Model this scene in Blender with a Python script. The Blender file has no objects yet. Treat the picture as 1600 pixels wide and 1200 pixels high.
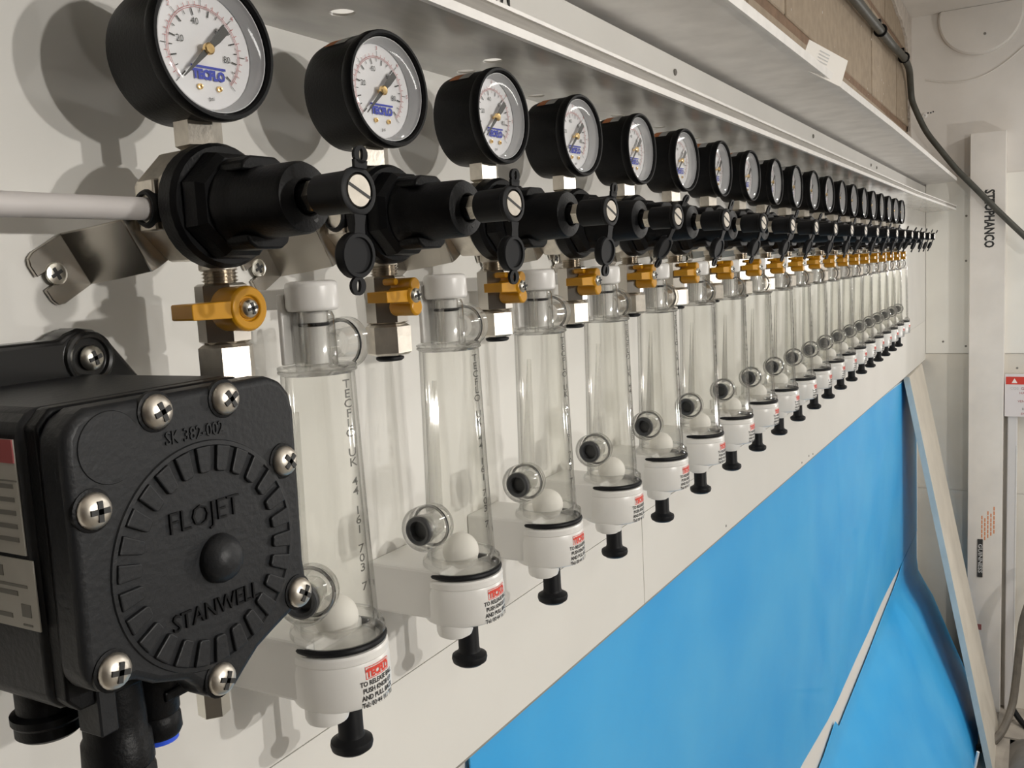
import bpy, bmesh, math, random
from mathutils import Vector, Matrix
R = random.Random(7)
S = bpy.context.scene
COL = S.collection
PI = math.pi

# ------------------------------------------------------------------ camera
cd = bpy.data.cameras.new('camera'); cam = bpy.data.objects.new('camera', cd); COL.objects.link(cam)
cd.sensor_width = 36.0; cd.lens = 1432.757 / 1600 * 36; cd.clip_start = 0.01; cd.clip_end = 50
rm = Matrix(((0.49242665, 0.13114552, -0.86041667), (-0.86873822, 0.01385229, -0.49507779), (-0.0530085, 0.99126635, 0.12075236)))
cam.matrix_world = Matrix.Translation((0, -0.31, 1.4)) @ rm.to_4x4()
cd.dof.use_dof = False
S.camera = cam

# ------------------------------------------------------------------ world, lights, exposure
w = bpy.data.worlds.new('world'); S.world = w; w.use_nodes = True
w.node_tree.nodes['Background'].inputs[0].default_value = (0.9, 0.88, 0.84, 1)
w.node_tree.nodes['Background'].inputs[1].default_value = 0.02
S.view_settings.view_transform = 'Standard'; S.view_settings.look = 'None'
S.view_settings.exposure = 0.08; S.view_settings.gamma = 1.0; S.view_settings.use_curve_mapping = False
S.cycles.transparent_max_bounces = 64

def point(name, loc, power, col=(1, .93, .84), r=.012):
    l = bpy.data.lights.new(name, 'POINT'); l.energy = power; l.color = col; l.shadow_soft_size = r
    o = bpy.data.objects.new(name, l); COL.objects.link(o); o.location = loc; return o
def area(name, loc, rot, sx, sy, power, col=(1, .95, .88)):
    l = bpy.data.lights.new(name, 'AREA'); l.shape = 'RECTANGLE'; l.size = sx; l.size_y = sy; l.energy = power; l.color = col
    o = bpy.data.objects.new(name, l); COL.objects.link(o); o.location = loc; o.rotation_euler = rot; return o
point('work_lamp_bulb', (.43, -1.17, 1.49), 12.0, (1, .96, .90))
point('work_lamp_bulb', (.23, -1.17, 1.49), 12.0, (1, .96, .90))
point('passage_bulb', (3.95, -.80, 1.35), 14.0, (1, .97, .93), .03)
point('far_wall_fill', (2.25, -1.35, 1.0), 15.0, (1, .96, .91), .02)  # unseen lamp added to lift the far wall and post
area('ceiling_ambient_fill', (2.3, -1.25, 2.11), (0, 0, 0), 1.4, .25, 15, (1, .97, .92))  # unseen area light added for the ambient level of the room

# ------------------------------------------------------------------ materials
def mat(name, col, rough=.5, metal=0., noise=0., nscale=30., bump=0., bscale=200., coat=0., spec=.5, col2=None, aniso=None):
    m = bpy.data.materials.new(name); m.use_nodes = True
    nt = m.node_tree; b = nt.nodes['Principled BSDF']
    b.inputs['Base Color'].default_value = (*col, 1); b.inputs['Roughness'].default_value = rough
    b.inputs['Metallic'].default_value = metal; b.inputs['Coat Weight'].default_value = coat
    b.inputs['Specular IOR Level'].default_value = spec
    tc = nt.nodes.new('ShaderNodeTexCoord')
    if noise or col2:
        n = nt.nodes.new('ShaderNodeTexNoise'); n.inputs['Scale'].default_value = nscale; n.inputs['Detail'].default_value = 5
        src = tc.outputs['Object']
        if aniso:
            mp = nt.nodes.new('ShaderNodeMapping'); mp.inputs['Scale'].default_value = aniso
            nt.links.new(src, mp.inputs[0]); src = mp.outputs[0]
        nt.links.new(src, n.inputs['Vector'])
        r = nt.nodes.new('ShaderNodeValToRGB'); nt.links.new(n.outputs[0], r.inputs[0])
        c2 = col2 or tuple(c * (1 - noise) for c in col)
        r.color_ramp.elements[0].position = .35; r.color_ramp.elements[1].position = .65
        r.color_ramp.elements[0].color = (*c2, 1); r.color_ramp.elements[1].color = (*col, 1)
        nt.links.new(r.outputs[0], b.inputs['Base Color'])
    if bump:
        n2 = nt.nodes.new('ShaderNodeTexNoise'); n2.inputs['Scale'].default_value = bscale; n2.inputs['Detail'].default_value = 4
        nt.links.new(tc.outputs['Object'], n2.inputs['Vector'])
        bp = nt.nodes.new('ShaderNodeBump'); bp.inputs['Strength'].default_value = bump; bp.inputs['Distance'].default_value = .002
        nt.links.new(n2.outputs[0], bp.inputs['Height']); nt.links.new(bp.outputs[0], b.inputs['Normal'])
    return m

def clear(name, edge=.72, mid=.985, gl=.55, base=.05, glass=0.):
    m = bpy.data.materials.new(name); m.use_nodes = True; nt = m.node_tree; nt.nodes.clear(); L = nt.links.new
    out = nt.nodes.new('ShaderNodeOutputMaterial'); lw = nt.nodes.new('ShaderNodeLayerWeight'); lw.inputs[0].default_value = .5
    r = nt.nodes.new('ShaderNodeValToRGB'); L(lw.outputs['Facing'], r.inputs[0])
    r.color_ramp.elements[0].position = .35; r.color_ramp.elements[0].color = (mid, mid, mid * .99, 1)
    r.color_ramp.elements[1].position = 1.; r.color_ramp.elements[1].color = (edge, edge, edge * .98, 1)
    tr = nt.nodes.new('ShaderNodeBsdfTransparent'); L(r.outputs[0], tr.inputs[0])
    g = nt.nodes.new('ShaderNodeBsdfGlossy'); g.inputs['Roughness'].default_value = .06
    p = nt.nodes.new('ShaderNodeMath'); p.operation = 'POWER'; L(lw.outputs['Facing'], p.inputs[0]); p.inputs[1].default_value = 4
    q = nt.nodes.new('ShaderNodeMath'); q.operation = 'MULTIPLY_ADD'; L(p.outputs[0], q.inputs[0]); q.inputs[1].default_value = gl; q.inputs[2].default_value = base
    mx = nt.nodes.new('ShaderNodeMixShader'); L(q.outputs[0], mx.inputs[0]); L(tr.outputs[0], mx.inputs[1]); L(g.outputs[0], mx.inputs[2])
    last = mx
    if glass:
        gb = nt.nodes.new('ShaderNodeBsdfGlass'); gb.inputs['IOR'].default_value = 1.4; gb.inputs['Roughness'].default_value = .02
        m2 = nt.nodes.new('ShaderNodeMixShader'); m2.inputs[0].default_value = glass; L(mx.outputs[0], m2.inputs[1]); L(gb.outputs[0], m2.inputs[2]); last = m2
    L(last.outputs[0], out.inputs[0]); return m

M = {}
M['board'] = mat('white_laminate', (.83, .815, .775), .38, noise=.05, nscale=9)
M['board_strip'] = mat('cream_laminate', (.85, .835, .79), .35, noise=.04, nscale=7)
M['shelf'] = mat('glossy_grey_laminate', (.62, .60, .56), .16, noise=.25, nscale=14, aniso=(1, 3, 1), bump=.12, bscale=18)
M['shelf_up'] = mat('scuffed_grey_laminate', (.88, .86, .84), .45, noise=.14, nscale=22)
M['lip'] = mat('white_lip', (.85, .83, .80), .4, noise=.08, nscale=60)
M['groove'] = mat('grey_groove', (.33, .31, .28), .6, noise=.2, nscale=25, aniso=(1, 20, 20))
M['farwall'] = mat('greyish_plaster', (.80, .765, .72), .6, noise=.12, nscale=5, bump=.15, bscale=60)
M['farpanel'] = mat('cream_wall_panel', (.88, .86, .80), .5, noise=.06, nscale=6)
M['farlow'] = mat('dull_lower_wall', (.76, .72, .64), .6, noise=.14, nscale=5)
M['post'] = mat('off_white_painted_timber', (.82, .78, .73), .5, noise=.1, nscale=9)
M['block'] = mat('buff_concrete_block', (.40, .32, .235), .85, noise=.16, nscale=45, bump=.4, bscale=260)
M['block2'] = mat('tan_concrete_block', (.44, .355, .265), .85, noise=.16, nscale=45, bump=.4, bscale=260)
M['mortar'] = mat('brown_mortar', (.27, .175, .115), .9, noise=.25, nscale=40, bump=.5, bscale=200)
M['plaster'] = mat('flaking_white_plaster', (.66, .60, .54), .8, noise=.2, nscale=60, bump=.8, bscale=120)
M['floor'] = mat('dusty_floor_tile', (.40, .36, .31), .7, noise=.25, nscale=12)
M['dark'] = mat('painted_gap_shade', (.02, .02, .018), .8)  # near-black that paints the shade in the gap above the film
M['brown'] = mat('dark_brown_wall', (.06, .042, .03), .7)
M['pale'] = mat('pale_wall', (.36, .345, .32), .7)
M['blue'] = mat('blue_protective_film', (.032, .43, .92), .45, noise=0, nscale=5, col2=(.075, .50, .95), coat=.12)
M['blueedge'] = mat('pale_blue_film_edge', (.5, .72, .85), .4)
M['black'] = mat('black_plastic', (.004, .0042, .005), .42, spec=.2, bump=.1, bscale=900)
M['blackgloss'] = mat('gloss_black_enamel', (.012, .012, .012), .22)
M['rubber'] = mat('soft_black_rubber', (.008, .0085, .010), .5, spec=.22)
M['collet'] = mat('grey_push_fit_collet', (.05, .052, .055), .4)
M['pump'] = mat('matt_black_moulding', (.013, .014, .016), .46, spec=.35, bump=.12, bscale=500)
M['nickel'] = mat('nickel_plate', (.70, .65, .58), .2, 1., noise=.12, nscale=120)
M['nickelr'] = mat('brushed_nickel', (.76, .71, .63), .40, 1., noise=.15, nscale=200, bump=.04, bscale=900)
M['chrome'] = mat('dark_chromed_steel', (.55, .515, .46), .27, 1., noise=.2, nscale=30)
M['zinc'] = mat('zinc_screw', (.75, .73, .66), .3, 1.)
M['brass'] = mat('polished_brass', (.85, .6, .28), .25, 1.)
M['yellow'] = mat('amber_plastic', (.58, .275, .008), .32)
M['dial'] = mat('white_dial', (.78, .78, .81), .6, spec=.2)
M['dialside'] = mat('grey_dial_rim', (.55, .56, .58), .7, spec=.1)
M['ink'] = mat('black_ink', (.03, .03, .03), .5)
M['redink'] = mat('red_ink', (.42, .10, .10), .5)
M['faded'] = mat('dull_red_sticker', (.36, .12, .11), .5)
M['blueink'] = mat('blue_ink', (.03, .05, .42), .5)
M['needle'] = mat('dark_needle', (.06, .06, .06), .4)
M['label'] = mat('red_print', (.75, .07, .045), .5)
M['labeltxt'] = mat('pale_print', (.9, .82, .78), .5)
M['frost'] = mat('frosted_white_plastic', (.80, .79, .77), .3, noise=.04)
M['cap'] = mat('white_moulded_plastic', (.84, .83, .80), .3, coat=.1)
M['ball'] = mat('matt_white_ball', (.88, .86, .82), .6)
M['tube'] = clear('clear_acrylic_tube', .66, .992, .8, .035)
M['solid'] = clear('solid_clear_acrylic', .58, .99, .9, .08, .22)
M['lens'] = clear('gauge_glass', .8, .99, .5, .035)
M['emboss'] = clear('embossed_clear_letters', .05, .30, .3, .10)
M['pipe'] = mat('translucent_grey_pipe', (.60, .57, .56), .42)
M['sticker'] = mat('worn_paper_label', (.50, .48, .43), .6, noise=.1, nscale=80)
M['greyprint'] = mat('grey_print', (.2, .19, .17), .6)
M['orange'] = mat('orange_print', (.72, .26, .10), .6)
M['palegrey'] = mat('pale_grey_print', (.55, .55, .55), .5)
M['cable'] = mat('dark_grey_cable', (.07, .07, .058), .5, noise=.3, nscale=40)
M['hose'] = mat('grey_ribbed_hose', (.17, .15, .125), .6, noise=.3, nscale=30)
M['card'] = mat('white_card', (.85, .82, .77), .7)
M['sign'] = mat('white_sign', (.74, .70, .70), .5)
M['signred'] = mat('red_sign_band', (.62, .05, .03), .5)
M['batten'] = mat('cream_board_face', (.72, .67, .58), .5, noise=.1, nscale=12)
M['battedge'] = mat('pale_blue_grey_board_edge', (.62, .66, .64), .5, noise=.12, nscale=14)
M['bluering'] = mat('blue_ring', (.03, .10, .75), .35)
M['orangering'] = mat('orange_ring', (.85, .16, .03), .35)
M['bag'] = mat('dusty_grey_bag', (.22, .20, .18), .7, noise=.4, nscale=14)
M['white'] = mat('clean_white_plastic', (.86, .86, .85), .4)
M['duct'] = mat('white_trunking', (.68, .66, .65), .35)

# ------------------------------------------------------------------ geometry helpers
BAS = {
    'z': (Vector((1, 0, 0)), Vector((0, 1, 0)), Vector((0, 0, 1))),
    '-z': (Vector((1, 0, 0)), Vector((0, -1, 0)), Vector((0, 0, -1))),
    '-y': (Vector((1, 0, 0)), Vector((0, 0, 1)), Vector((0, -1, 0))),
    '-x': (Vector((0, -1, 0)), Vector((0, 0, 1)), Vector((-1, 0, 0))),
    'x': (Vector((0, 1, 0)), Vector((0, 0, 1)), Vector((1, 0, 0))),
    'down': (Vector((0, 0, -1)), Vector((0, -1, 0)), Vector((-1, 0, 0))),   # writing that runs down a wall facing -x
}
_txt = {}
def text_data(s, bold=0.):
    k = (s, bold)
    if k in _txt: return _txt[k]
    c = bpy.data.curves.new('t', 'FONT'); c.body = s; c.size = 1; c.resolution_u = 2; c.offset = bold
    c.align_x = 'CENTER'; c.align_y = 'CENTER'; c.fill_mode = 'FRONT'
    o = bpy.data.objects.new('t', c); COL.objects.link(o)
    bpy.context.view_layer.update()
    me = o.evaluated_get(bpy.context.evaluated_depsgraph_get()).to_mesh()
    d = ([(v.co.x, v.co.y) for v in me.vertices], [tuple(p.vertices) for p in me.polygons])
    bpy.data.objects.remove(o); bpy.data.curves.remove(c)
    _txt[k] = d; return d

class MB:
    def __init__(s): s.v = []; s.f = []
    def add(s, vs, fs):
        n = len(s.v); s.v += [tuple(v) for v in vs]; s.f += [tuple(i + n for i in f) for f in fs]; return s
    def box(s, x0, x1, y0, y1, z0, z1):
        return s.add([(x, y, z) for x in (x0, x1) for y in (y0, y1) for z in (z0, z1)],
                     [(0, 1, 3, 2), (4, 6, 7, 5), (0, 4, 5, 1), (2, 3, 7, 6), (0, 2, 6, 4), (1, 5, 7, 3)])
    def lathe(s, prof, ax='z', o=(0, 0, 0), n=24, ph=0., cap=True):
        A, B, H = BAS[ax] if isinstance(ax, str) else ax
        o = Vector(o); vs = []; rings = []
        for r, h in prof:
            if r < 1e-7:
                rings.append([len(vs)]); vs.append(o + H * h)
            else:
                rings.append(list(range(len(vs), len(vs) + n)))
                for i in range(n):
                    a = ph + 2 * PI * i / n; vs.append(o + A * (r * math.cos(a)) + B * (r * math.sin(a)) + H * h)
        fs = []
        for a, b in zip(rings, rings[1:]):
            for i in range(n):
                j = (i + 1) % n
                if len(a) == 1 and len(b) == 1: break
                if len(a) == 1: fs.append((a[0], b[j], b[i]))
                elif len(b) == 1: fs.append((a[i], a[j], b[0]))
                else: fs.append((a[i], a[j], b[j], b[i]))
        if cap:
            if len(rings[0]) > 1: fs.append(tuple(reversed(rings[0])))
            if len(rings[-1]) > 1: fs.append(tuple(rings[-1]))
        return s.add(vs, fs)
    def hexa(s, r, h0, h1, ax='z', o=(0, 0, 0), ph=0., n=6, ch=.0006):
        return s.lathe([(r - ch * 1.6, h0), (r, h0 + ch), (r, h1 - ch), (r - ch * 1.6, h1)], ax, o, n, ph)
    def ball(s, r, o, n=20, m=10):
        return s.lathe([(max(0, r * math.sin(PI * i / m)) if 0 < i < m else 0, -r * math.cos(PI * i / m)) for i in range(m + 1)], 'z', o, n)
    def torus(s, R0, r, ax='z', o=(0, 0, 0), n=32, m=8):
        A, B, H = BAS[ax]; o = Vector(o); vs = []; fs = []
        for i in range(n):
            a = 2 * PI * i / n; d = A * math.cos(a) + B * math.sin(a)
            for j in range(m):
                b = 2 * PI * j / m; vs.append(o + d * (R0 + r * math.cos(b)) + H * (r * math.sin(b)))
        for i in range(n):
            for j in range(m):
                fs.append((i * m + j, ((i + 1) % n) * m + j, ((i + 1) % n) * m + (j + 1) % m, i * m + (j + 1) % m))
        return s.add(vs, fs)
    def prism(s, poly, h0, h1, ax='-y', o=(0, 0, 0)):
        A, B, H = BAS[ax]; o = Vector(o); n = len(poly)
        vs = [o + A * p[0] + B * p[1] + H * h for h in (h0, h1) for p in poly]
        fs = [tuple(reversed(range(n))), tuple(range(n, 2 * n))] + [(i, (i + 1) % n, (i + 1) % n + n, i + n) for i in range(n)]
        return s.add(vs, fs)
    def tube(s, pts, r, n=10, taper=None):
        pts = [Vector(p) for p in pts]; vs = []; fs = []; up = Vector((0.01, .03, 1)).normalized(); prev = None
        for i, p in enumerate(pts):
            t = (pts[min(i + 1, len(pts) - 1)] - pts[max(i - 1, 0)]).normalized()
            a = t.cross(up if prev is None else prev.cross(t))
            a = (t.cross(up) if prev is None else prev - t * prev.dot(t)).normalized(); prev = a
            b = t.cross(a); rr = r if taper is None else taper[i]
            for k in range(n):
                q = 2 * PI * k / n; vs.append(p + a * (rr * math.cos(q)) + b * (rr * math.sin(q)))
        for i in range(len(pts) - 1):
            for k in range(n):
                fs.append((i * n + k, i * n + (k + 1) % n, (i + 1) * n + (k + 1) % n, (i + 1) * n + k))
        fs += [tuple(reversed(range(n))), tuple(range((len(pts) - 1) * n, len(pts) * n))]
        return s.add(vs, fs)
    def text(s, t, size, ax, o, bold=0., sx=1., h=0., cyl=None, th=0.):
        vs, fs = text_data(t, bold); o = Vector(o)
        if cyl:     # wrap on a vertical cylinder: cyl = (radius, angle of the middle)
            r, a0 = cyl; out = []
            for x, y in vs:
                a = a0 + x * size * sx / r; out.append((o.x + (r + h) * math.cos(a), o.y + (r + h) * math.sin(a), o.z + y * size))
            return s.add(out, fs)
        A, B, H = BAS[ax]
        out = [o + A * (x * size * sx) + B * (y * size) + H * h for x, y in vs]
        if th:
            n = len(out); out2 = out + [v + H * th for v in out]
            ed = {}
            for f in fs:
                for a, b in zip(f, f[1:] + f[:1]): ed[(a, b)] = 1
            side = [(a, b, b + n, a + n) for a, b in ed if (b, a) not in ed]
            return s.add(out2, [tuple(i + n for i in f) for f in fs] + side)
        return s.add(out, fs)
    def build(s, name, m, parent=None, smooth=35, loc=None, fix=True):
        me = bpy.data.meshes.new(name); me.from_pydata(s.v, [], s.f)
        if fix:
            bm = bmesh.new(); bm.from_mesh(me); bmesh.ops.recalc_face_normals(bm, faces=bm.faces); bm.to_mesh(me); bm.free()
        if smooth:
            me.polygons.foreach_set('use_smooth', [True] * len(me.polygons)); me.set_sharp_from_angle(angle=math.radians(smooth))
        me.materials.append(M[m]); me.update()
        o = bpy.data.objects.new(name, me); COL.objects.link(o)
        if parent: o.parent = parent
        if loc: o.location = loc
        return o

def bevel(o, wd, seg=2, ang=30):
    b = o.modifiers.new('bevel', 'BEVEL'); b.width = wd; b.segments = seg; b.limit_method = 'ANGLE'; b.angle_limit = math.radians(ang); b.harden_normals = False
    return o
def tag(o, label, cat, group=None):
    o['label'] = label; o['category'] = cat
    if group: o['group'] = group
    return o
def empty(name, loc, label=None, cat=None, group=None):
    o = bpy.data.objects.new(name, None); COL.objects.link(o); o.location = loc; o.empty_display_size = .02
    if label: tag(o, label, cat, group)
    return o
def struct(o): o['kind'] = 'structure'; return o
def kids(o): return [c for c in bpy.data.objects if c.parent == o]
def copy_tree(tree, parent=None):
    o, ch = tree; c = o.copy(); COL.objects.link(c)
    if parent: c.parent = parent
    return (c, [copy_tree(t, c) for t in ch])
def tree_of(o): return (o, [tree_of(k) for k in kids(o)])
def find(tree, name):
    for t in tree[1]:
        if t[0].name.split('.')[0] == name: return t[0]
        f = find(t, name)
        if f: return f

def screw(parent, o, r, ax='-y', name='screw', m='zinc', cross=True, dome=.35, rot=.3, depth=None):
    A, B, H = BAS[ax]; h = r * dome * 2
    prof = [(r * .98, 0), (r, r * .15), (r * .9, h * .55), (r * .68, h * .82), (r * .4, h * .97), (0, h)]
    b = MB().lathe(prof, ax, o, 20); s_ = b.build(name, m, parent)
    d = MB(); o2 = Vector(o) + H * (h * .985)
    for k in (0, 1):
        a = rot + k * PI / 2; u = A * math.cos(a) + B * math.sin(a); v = A * -math.sin(a) + B * math.cos(a)
        if not cross and k: continue
        L_, W_ = (r * .56, r * .15) if cross else (r * .97, r * .12)
        P = [o2 + u * sx * L_ + v * sy * W_ + H * hh for hh in (-h * .3, r * .05) for sx, sy in ((-1, -1), (1, -1), (1, 1), (-1, 1))]
        d.add(P, [(3, 2, 1, 0), (4, 5, 6, 7), (0, 1, 5, 4), (1, 2, 6, 5), (2, 3, 7, 6), (3, 0, 4, 7)])
    d.build('screw_recess', 'ink', s_ if parent is None or parent.parent is None else None or s_)
    return s_

XE = 3.25; ZF = -.10; ZC = 2.125
# ------------------------------------------------------------------ room shell
struct(MB().box(-1.5, XE + 1.7, -2.3, .12, ZF - .06, ZF).build('floor', 'floor', smooth=0))
fl = bpy.data.objects['floor']
for i in range(4):
    for j in range(3):
        x0 = 2.35 + i * .225; y0 = -.70 + j * .24
        MB().box(x0 + .004, x0 + .221, y0 + .004, y0 + .236, ZF - .002, ZF + .004 + .0006 * ((i + j) % 3)).build('tile', 'floor', fl, smooth=0)
struct(MB().box(-1.5, XE + 1.7, -2.3, .12, ZC, ZC + .05).build('ceiling', 'farwall', smooth=0))
struct(MB().box(XE, XE + .1, -.335, .12, ZF - .05, ZC + .02).box(XE, XE + .1, -2.3, -1.25, ZF - .05, ZC + .02).box(XE, XE + .1, -1.25, -.335, 1.95, ZC + .02).build('wall_right', 'farwall', smooth=0))
struct(MB().box(XE + 1.6, XE + 1.7, -2.3, .12, ZF - .05, ZC + .02).build('wall_passage', 'pale', smooth=0))
struct(MB().box(-1.6, -1.5, -2.3, .12, ZF - .05, ZC + .02).build('wall_left', 'brown', smooth=0))
struct(MB().box(-1.5, XE + 1.7, -2.4, -2.3, ZF - .05, ZC + .02).build('wall_front', 'pale', smooth=0))
back = struct(MB().box(-1.5, XE + 1.7, .062, .12, ZF - .05, ZC + .02).build('wall_back', 'mortar', smooth=0))

# cladding boards on the back wall (front face y = 0)
def zb(x): return 1.1035 - .0172 * x
MB().box(-1.3, XE - .002, 0, .018, 1.1752, 1.60).build('panel', 'board', back, smooth=0)
def strip(x0, x1): MB().prism([(x0, zb(x0)), (x1, zb(x1)), (x1, 1.1745), (x0, 1.1745)], -.018, 0, '-y').build('panel', 'board_strip', back, smooth=0)
strip(-1.3, .7618); strip(.7632, XE - .002)
b = MB()
for x0, x1 in ((-1.3, .4), (.4, XE - .01)):
    b.prism([(x0, zb(x0) - .0035), (x1, zb(x1) - .0035), (x1, zb(x1) - .0002), (x0, zb(x0) - .0002)], -.016, -.002, '-y')
b.build('edge_strip', 'groove', back, smooth=0)
MB().box(-1.3, XE - .002, .0235, .05, ZF, 1.09).build('backing_panel', 'card', back, smooth=0)
b = MB().prism([(1.2, 1.06), (XE - .01, .99), (XE - .01, 1.07), (1.2, 1.09)], -.0233, -.0225, '-y'); b.build('gap_shade_strip', 'dark', back, smooth=0)  # black strip stands in for the shadowed gap under the board edge
for i, (x, z) in enumerate([(.8896, 1.5854), (1.5329, 1.588), (2.12, 1.586), (2.2, 1.586)]):
    s_ = MB().lathe([(.0032, 0), (.0030, .0015), (.0016, .0022), (0, .0022)], '-y', (x, 0, z), 14).build('panel_screw', 'greyprint', back)
for x, z in [(1.02, 1.094), (1.42, 1.0855), (1.47, 1.086), (1.50, 1.083)]:
    MB().lathe([(.0016, 0), (.0012, .0006), (0, .0006)], '-y', (x, 0, z), 10).build('nail_head', 'greyprint', back)
for k, (ch, x) in enumerate(zip('HILM', (.515, .531, .541, .5565))):
    MB().text(ch, .030, '-y', (x, -.0004, 1.5865), bold=.02, sx=.62).build('letter', 'ink', back, smooth=0, fix=False)

# block wall above the boards
def blocks():
    rows = [(1.562, 1.773, 1.349), (1.790, 2.000, 1.578), (2.014, 2.125, 1.349)]
    for z0, z1 in ((1.772, 1.791), (1.999, 2.015)): MB().box(1.0, XE, .0525, .063, z0, z1).build('mortar_bed', 'mortar', back, smooth=0)
    for ri, (z0, z1, xs) in enumerate(rows):
        x = xs - .458 * 2
        while x < XE - .02:
            xa, xb = x + .005 - 0, min(x + .453, XE)
            if xb > .9:
                y = .05 + R.uniform(-.0012, .0012)
                o = MB().box(max(xa, .6), xb, y, .063, z0, z1).build('block', R.choice(['block', 'block2']), back, smooth=0)
                bevel(o, .0018, 1)
            x += .458
    dots = MB()
    for _ in range(60):
        x, z = R.uniform(1.2, 3.2), R.uniform(1.63, 2.1); r = R.uniform(.001, .003)
        dots.lathe([(r, 0), (r * .6, .0008), (0, .001)], '-y', (x, .0488, z), 7)
    o = dots.build('plaster_specks', 'plaster', back); o['kind'] = 'stuff'
blocks()
# ragged plaster edge where block wall meets the far wall
edge = [(2.70, 2.125), (2.84, 2.09), (2.95, 2.075), (3.02, 2.068), (3.07, 2.058), (3.12, 2.045), (3.15, 2.02), (3.18, 1.99), (3.19, 1.955), (3.205, 1.92), (3.212, 1.88), (3.205, 1.84), (3.215, 1.80), (3.21, 1.76), (3.225, 1.70), (3.22, 1.60)]
er = []
for (x0, z0), (x1, z1) in zip(edge, edge[1:]):
    for t in (0, .33, .66): er.append((x0 + (x1 - x0) * t + R.uniform(-.01, .01), z0 + (z1 - z0) * t + R.uniform(-.004, .004)))
er.append(edge[-1])
MB().prism([(XE, 2.125)] + er + [(XE, 1.60)], -.049, -.042, '-y').build('plaster_edge', 'plaster', back, smooth=0)

# far wall pieces
wr = bpy.data.objects['wall_right']
MB().box(XE - .006, XE, -.335, -.001, 1.0675, 1.6215).build('panel', 'farpanel', wr, smooth=0)
MB().box(XE - .003, XE, -.335, .034, .62, 1.0650).build('lower_panel', 'farlow', wr, smooth=0)
MB().box(XE - .003, XE, -.335, .034, ZF, .617).build('lower_panel', 'farlow', wr, smooth=0)
for y, z in [(-.117, 1.50), (-.117, 1.36), (-.118, 1.09), (-.052, 1.105), (-.247, 1.46), (-.262, 1.02)]:
    MB().lathe([(.0035, 0), (.0028, .001), (0, .0012)], '-x', (XE - .006 if z > 1.067 else XE - .003, y, z), 10).build('nail_head', 'greyprint', wr)
a = MB().lathe([(.116, 0), (.116, .014), (.111, .020), (0, .022)], '-x', (XE, -.152, 2.099), 64)
a.v = [(x, y, min(z, ZC - .001)) for x, y, z in a.v]
a.build('round_cover', 'farwall', wr)
MB().lathe([(.004, 0), (.003, .001), (0, .0012)], '-x', (XE - .0215, -.165, 2.04), 10).build('nail_head', 'greyprint', wr)
pts = [(XE - .002, -.0 - .27 * t, 1.942 - .035 * math.sin(PI * (1 - t) * .9) + .035 * t ** 3 * 1.4) for t in [i / 14 for i in range(15)]]
MB().tube(pts, .0022, 6).build('plaster_ridge', 'farwall', wr)
o = MB().lathe([(.008, 0), (.007, .004), (.0035, .005), (.003, .003), (0, .003)], '-x', (XE, .004, 1.822), 16).build('wall_plug', 'lip', wr)
for y, z in ((-.006, 1.829), (-.014, 1.8285), (-.021, 1.831)):
    MB().lathe([(.0025, 0), (.002, .001), (0, .001)], '-x', (XE, y, z), 8).build('screw_hole', 'ink', wr)

# upright white post on the far wall
post = empty('door_post', (XE, -.178, ZF), 'tall white painted post on the far wall with handwriting and stickers', 'post')
PX = .055
bevel(MB().box(-PX, 0, -.0490, .0490, .0, 1.845).build('post_board', 'post', post, smooth=0), .0015, 1)
MB().text('STEOPHANCO', .037, 'down', (-PX - .0006, -.004, 1.585), sx=.72, bold=.035).build('handwriting', 'ink', post, smooth=0, fix=False)
g = MB().box(-PX - .003, -PX, -.0075 + .012, .0075 + .012, .450, .575).build('name_plate', 'ink', post, smooth=0)
MB().text('GUINNESS', .0165, 'down', (-PX - .0034, .012, .5125), sx=1.25, bold=.02).build('plate_lettering', 'palegrey', g, smooth=0, fix=False)
b = MB()
for i in range(5):
    for j in range(6 - i % 2):
        b.box(-PX - .0004, -PX, -.0085 * i + .004 + .002, -.0085 * i + .0095, .565 + .015 * j + .008 * i, .577 + .015 * j + .008 * i)
b.build('orange_stamp', 'orange', post, smooth=0)
bevel(MB().box(-PX - .001, -PX, .0065, .036, .273, .292).build('red_sticker', 'faded', post, smooth=0), .002, 2)
# trunking and sign
tr = tag(MB().box(XE - .03, XE - .004, -.2660, -.2385, ZF, .985).build('white_trunking', 'duct', smooth=0), 'vertical white plastic trunking right of the post on the far wall', 'trunking')
bevel(tr, .003, 2)
MB().box(-.001, 0, -.003, 0, 0, 1.).build('bright_edge', 'lip', None, smooth=0).parent = tr
e = bpy.data.objects['bright_edge']; e.location = (XE - .0305, -.2630, ZF); e.scale = (1, 1, .88)
sg = empty('warning_sign', (XE - .034, -.33, .93), 'white warning sign with red header band over the trunking', 'sign')
MB().box(-.003, 0, -.10, .1005, -.058, .075).build('sign_board', 'sign', sg, smooth=0)
MB().box(-.0036, -.003, -.10, .0975, .043, .067).build('header_band', 'signred', sg, smooth=0)
MB().text('WARNING', .021, '-x', (-.0040, -.012, .055), bold=.02).build('header_lettering', 'labeltxt', sg, smooth=0, fix=False)
b = MB().prism([(-.090 + .008, .047), (-.066, .047), (-.074, .062)], .0037, .0039, '-x'); b.build('warning_triangle', 'labeltxt', sg, smooth=0)
for t, y, z, s_, m_ in [('CO2', .086, .030, .012, 'palegrey'), ('GAS  ASPHYXIANT', .018, .030, .012, 'redink'), ('HAZARD', .050, .016, .011, 'redink'), ('VENTILATE ROOM', .035, -.010, .010, 'redink'), ('BEFORE ENTERING CELLAR', .010, -.034, .009, 'greyprint'), ('EMERGENCY EXIT ROUTE', .010, -.049, .010, 'redink')]:
    MB().text(t, s_, '-x', (-.0034, y - .012, z)).build('sign_lettering', m_, sg, smooth=0, fix=False)

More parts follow.
